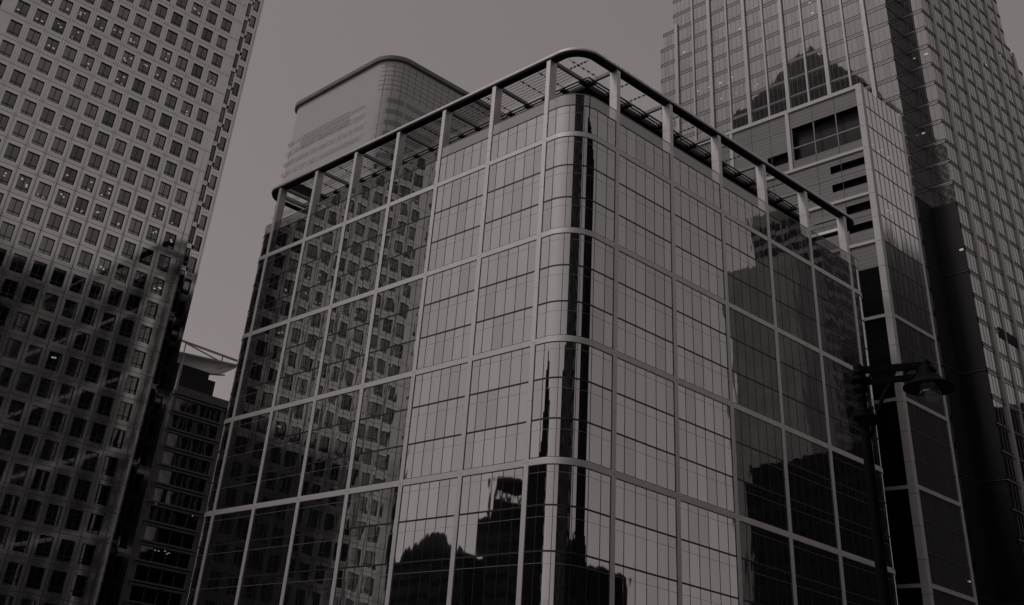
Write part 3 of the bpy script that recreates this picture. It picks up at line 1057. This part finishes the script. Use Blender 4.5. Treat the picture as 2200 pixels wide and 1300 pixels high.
# ------------------------------------------------------------------ street lamp
SL = thing('street_lamp', 'black cast iron street lamp with a shaded glass globe on a bracket arm', 'street lamp', (59.587, -55.372, GZ + .13))
px_, py_ = 59.587, -55.372
lx_, ly_ = 60.669, -54.823
u = Vector((lx_ - px_, ly_ - py_, 0)).normalized()
o = MB()
o.lathe((px_, py_, GZ + .13), [(.34, 0), (.34, .1), (.26, .25), (.24, 1.0), (.17, 1.15), (.12, 1.3), (.105, 4.0), (.085, 8.55)], 16)
o.build('pole', 'iron', SL, (px_, py_, GZ + .13))
for z, r in ((6.62, .10), (6.80, .14), (6.96, .17), (7.10, .12), (6.36, .15), (6.27, .21), (6.18, .12)):
    o = MB()
    o.lathe((px_, py_, z), [(.05, -.09), (r, -.05), (r, .05), (.05, .09)], 14)
    o.build('collar', 'iron', SL, (px_, py_, z))
o = MB()
o.lathe((px_, py_, 7.16), [(.09, 0), (.10, .06), (.03, .14), (0, .16)], 12)
o.build('finial', 'iron', SL, (px_, py_, 7.16))
o = MB()
A = Vector((px_, py_, 7.02)); B = Vector((lx_, ly_, 7.02))
o.bar(A + Vector((0, 0, .13)), B + Vector((0, 0, .2)), .09, .12)
o.bar(A + Vector((0, 0, -.1)), B + Vector((0, 0, .0)), .08, .10)
for k in range(5):
    p = A.lerp(B, .12 + .17 * k); o.bar(p + Vector((0, 0, -.1)), p + u * .12 + Vector((0, 0, .16)), .05, .05)
# scroll bracket
pts = []
for k in range(15):
    t = k / 14
    p = A + u * (.08 + .55 * t) + Vector((0, 0, -1.05 * (1 - t) ** 1.6 - .08))
    pts.append(p)
o.tube(pts, .035, 8)
o.build('bracket_arm', 'iron', SL, (px_, py_, 7))
o = MB()
o.lathe((lx_, ly_, 7.0), [(0, .34), (.05, .33), (.09, .27), (.08, .20), (.14, .18), (.17, .12), (.16, .04), (.22, .02), (.26, -.05), (.34, -.10), (.46, -.17), (.47, -.22), (.44, -.22), (.30, -.13), (.15, -.08), (0, -.06)], 28)
o.build('lamp_shade', 'iron', SL, (lx_, ly_, 7))
o = MB()
pr = [(.2 * sin(radians(a)), -.27 + .2 * cos(radians(a))) for a in range(18, 181, 9)]
o.lathe((lx_, ly_, 7.0), pr, 24)
o.build('globe', 'globe', SL, (lx_, ly_, 6.7))
o = MB()
o.lathe((lx_, ly_, 6.85), [(0, -.10), (.03, -.09), (.04, -.02), (.03, .08)], 12)
o.build('bulb', 'alu_dark', SL, (lx_, ly_, 6.8))

# ------------------------------------------------------------------ the buildings across the streets, seen mirrored in the glass; some are added to darken reflections


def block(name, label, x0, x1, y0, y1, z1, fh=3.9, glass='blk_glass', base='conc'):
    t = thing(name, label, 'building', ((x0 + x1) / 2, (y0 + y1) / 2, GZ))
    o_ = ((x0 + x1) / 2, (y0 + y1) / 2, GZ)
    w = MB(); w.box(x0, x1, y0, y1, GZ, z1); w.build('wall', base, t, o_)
    gb = MB()
    z = GZ + 1.2
    while z + fh < z1:
        for (a0, a1, c, ax_) in ((x0, x1, y0 - .03, 'x'), (x0, x1, y1 + .03, 'x'), (y0, y1, x0 - .03, 'y'), (y0, y1, x1 + .03, 'y')):
            nn = max(2, int((a1 - a0) / 3)); st = (a1 - a0) / nn
            for k in range(nn):
                p, q = a0 + st * k + .3, a0 + st * (k + 1) - .3
                if ax_ == 'x': gb.quad((p, c, z), (q, c, z), (q, c, z + fh * .62), (p, c, z + fh * .62))
                else: gb.quad((c, p, z), (c, q, z), (c, q, z + fh * .62), (c, p, z + fh * .62))
        z += fh
    wo = gb.build('window_grid', glass, t, o_)
    wo['kind'] = 'stuff'
    rp = MB(); rp.box(x0 + (x1 - x0) * .25, x0 + (x1 - x0) * .7, y0 + (y1 - y0) * .3, y0 + (y1 - y0) * .65, z1, z1 + 3)
    rp.build('roof_plant', 'conc_d', t, o_)
    return t


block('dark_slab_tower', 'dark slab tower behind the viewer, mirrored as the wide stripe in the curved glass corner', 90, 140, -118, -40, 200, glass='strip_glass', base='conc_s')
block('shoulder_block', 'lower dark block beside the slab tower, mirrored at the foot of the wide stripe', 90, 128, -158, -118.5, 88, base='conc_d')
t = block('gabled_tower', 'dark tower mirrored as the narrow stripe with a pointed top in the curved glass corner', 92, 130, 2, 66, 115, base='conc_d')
o = MB()
o.box(92.5, 104, 8, 20, 115, 119)
for a, b_ in (((92.5, 8), (104, 8)), ((104, 8), (104, 20)), ((104, 20), (92.5, 20)), ((92.5, 20), (92.5, 8))):
    o.quad((a[0], a[1], 119), (b_[0], b_[1], 119), (98, 14, 129), (98, 14, 129))
o.build('roof', 'conc_d', t, (98, 14, 115))
t = block('stepped_glass_tower', 'stepped glass tower mirrored over the end bays of the glass block', 78, 100, 183, 300, 146, glass='mid_glass', base='conc_m')
o = MB(); o.box(78, 100, 169.5, 183, GZ, 124); o.build('wing', 'conc_m', t, (80, 176, GZ))
o = MB(); o.box(79, 99.5, 190, 300, 146, 150); o.box(80, 98, 198, 290, 150, 154); o.build('crown', 'conc_m', t, (72, 240, 146))
block('added_gap_block', 'unseen dark block added far behind the viewer to keep low sky out of the mirrored gap', 200, 235, -62, 26, 55, base='conc_d')  # added to block low sky from the steel tower's reflections
block('added_podium_block', 'unseen low block added to darken the mirrored foot of the stepped glass tower', 40, 74, 136, 162, 62, base='conc_d')  # added to darken the bottom of the mirrored tower
block('added_narrow_block', 'unseen narrow block added to darken the lower part of the mirrored stepped tower', 44, 64, 163, 176, 96, base='conc')  # added in front of the mirrored tower to darken its lower part
block('added_far_block', 'unseen block added to darken reflections low on the ribbed tower flank', 30, 130, 330, 372, 128, base='conc_d')  # added so the flank mirrors something dark instead of sky
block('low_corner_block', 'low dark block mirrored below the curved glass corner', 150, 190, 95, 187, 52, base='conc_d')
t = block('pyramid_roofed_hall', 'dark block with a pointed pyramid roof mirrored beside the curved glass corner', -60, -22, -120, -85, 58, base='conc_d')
o = MB()
for a, b_ in (((-60, -120), (-22, -120)), ((-22, -120), (-22, -85)), ((-22, -85), (-60, -85)), ((-60, -85), (-60, -120))):
    o.quad((a[0], a[1], 58), (b_[0], b_[1], 58), (-45, -99, 64), (-45, -99, 64))
o.tube([(-46, -96, 58), (-46, -96, 64), (-46, -96, 67), (-46, -96, 70.5)], [16, 12, 7.5, .3], 8)
o.build('pyramid_roof', 'conc_d', t, (-46, -99, 58))
o = MB(); o.box(-101, -60.2, -120, -95, GZ, 57.2); o.build('wing', 'conc_d', t, (-80, -107, GZ))
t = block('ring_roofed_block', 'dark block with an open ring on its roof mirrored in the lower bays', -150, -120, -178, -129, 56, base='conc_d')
o = MB()
pr = [(4.4, 63.6), (5.0, 63.6), (5.0, 65.6), (4.4, 65.6), (4.4, 63.6)]
o.lathe((-145, -134, 0), pr, 28)
for k in range(6):
    a = 2 * pi * k / 6
    for sg in (.5, -.5):
        o.tube([(-145 + 4.6 * cos(a), -134 + 4.6 * sin(a), 56), (-145 + 4.7 * cos(a + sg), -134 + 4.7 * sin(a + sg), 64)], .35, 6)
o.lathe((-145, -134, 0), [(4.6, 56), (4.6, 60), (0, 60)], 24)
o.build('roof_ring', 'conc_d', t, (-145, -134, 56))
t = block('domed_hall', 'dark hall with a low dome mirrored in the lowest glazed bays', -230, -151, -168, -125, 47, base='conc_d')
o = MB()
o.lathe((-179, -140, 47), [(10.5, 0), (9.6, 3), (7.2, 5.2), (4.6, 7.0), (2.4, 9.2), (0, 9.8)], 24)
o.build('dome', 'conc_d', t, (-179, -140, 47))
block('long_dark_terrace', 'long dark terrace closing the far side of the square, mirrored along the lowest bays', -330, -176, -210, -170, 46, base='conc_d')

# ------------------------------------------------------------------ sky, sun, camera
W = bpy.data.worlds.new('World')
sc.world = W
W.use_nodes = True
nt = W.node_tree
bg = nt.nodes['Background']
sky = nt.nodes.new('ShaderNodeTexSky')
sky.sky_type = 'NISHITA'
sky.sun_disc = False
SUN_EL, SUN_AZ = radians(52), radians(246)             # azimuth counted from +X towards +Y
sky.sun_elevation = SUN_EL
sky.sun_rotation = radians(90) - SUN_AZ
sky.air_density = 1.0
sky.dust_density = 4.0
sky.ozone_density = 1.0
bw = nt.nodes.new('ShaderNodeRGBToBW')
nt.links.new(sky.outputs[0], bw.inputs[0])
pw_ = nt.nodes.new('ShaderNodeMath'); pw_.operation = 'POWER'; pw_.inputs[1].default_value = .45    # overcast: evened out
nt.links.new(bw.outputs[0], pw_.inputs[0])
cb = nt.nodes.new('ShaderNodeCombineColor')
for ch, k in (('Red', 1.0), ('Green', .885), ('Blue', .885)):
    mu = nt.nodes.new('ShaderNodeMath'); mu.operation = 'MULTIPLY'; mu.inputs[1].default_value = k
    nt.links.new(pw_.outputs[0], mu.inputs[0]); nt.links.new(mu.outputs[0], cb.inputs[ch])
nt.links.new(cb.outputs[0], bg.inputs['Color'])
bg.inputs['Strength'].default_value = .15

sd = bpy.data.lights.new('sun', 'SUN')
sd.energy = .5
sd.angle = radians(14)
sd.color = (1, .90, .89)
so = bpy.data.objects.new('sun', sd)
COL.objects.link(so)
dirv = Vector((cos(SUN_EL) * cos(SUN_AZ), cos(SUN_EL) * sin(SUN_AZ), sin(SUN_EL)))
so.rotation_euler = dirv.to_track_quat('Z', 'Y').to_euler()
so.location = dirv * 300

cd = bpy.data.cameras.new('camera')
cd.sensor_fit = 'HORIZONTAL'
cd.sensor_width = 36
cd.lens = 2347.523 / 2200 * 36
cd.shift_x = 86.194 / 2200
cd.shift_y = -593.061 / 2200
cd.clip_start = .3
cd.clip_end = 4000
co = bpy.data.objects.new('camera', cd)
COL.objects.link(co)
mw = Matrix((( RGT.x, UPV.x, -FWD.x, CAMP.x), (RGT.y, UPV.y, -FWD.y, CAMP.y), (RGT.z, UPV.z, -FWD.z, CAMP.z), (0, 0, 0, 1)))
co.matrix_world = mw
sc.camera = co

sc.view_settings.view_transform = 'Standard'
sc.view_settings.look = 'None'
sc.view_settings.exposure = .12
sc.view_settings.gamma = 1
sc.cycles.max_bounces = 10
sc.cycles.glossy_bounces = 8
sc.cycles.use_denoising = True
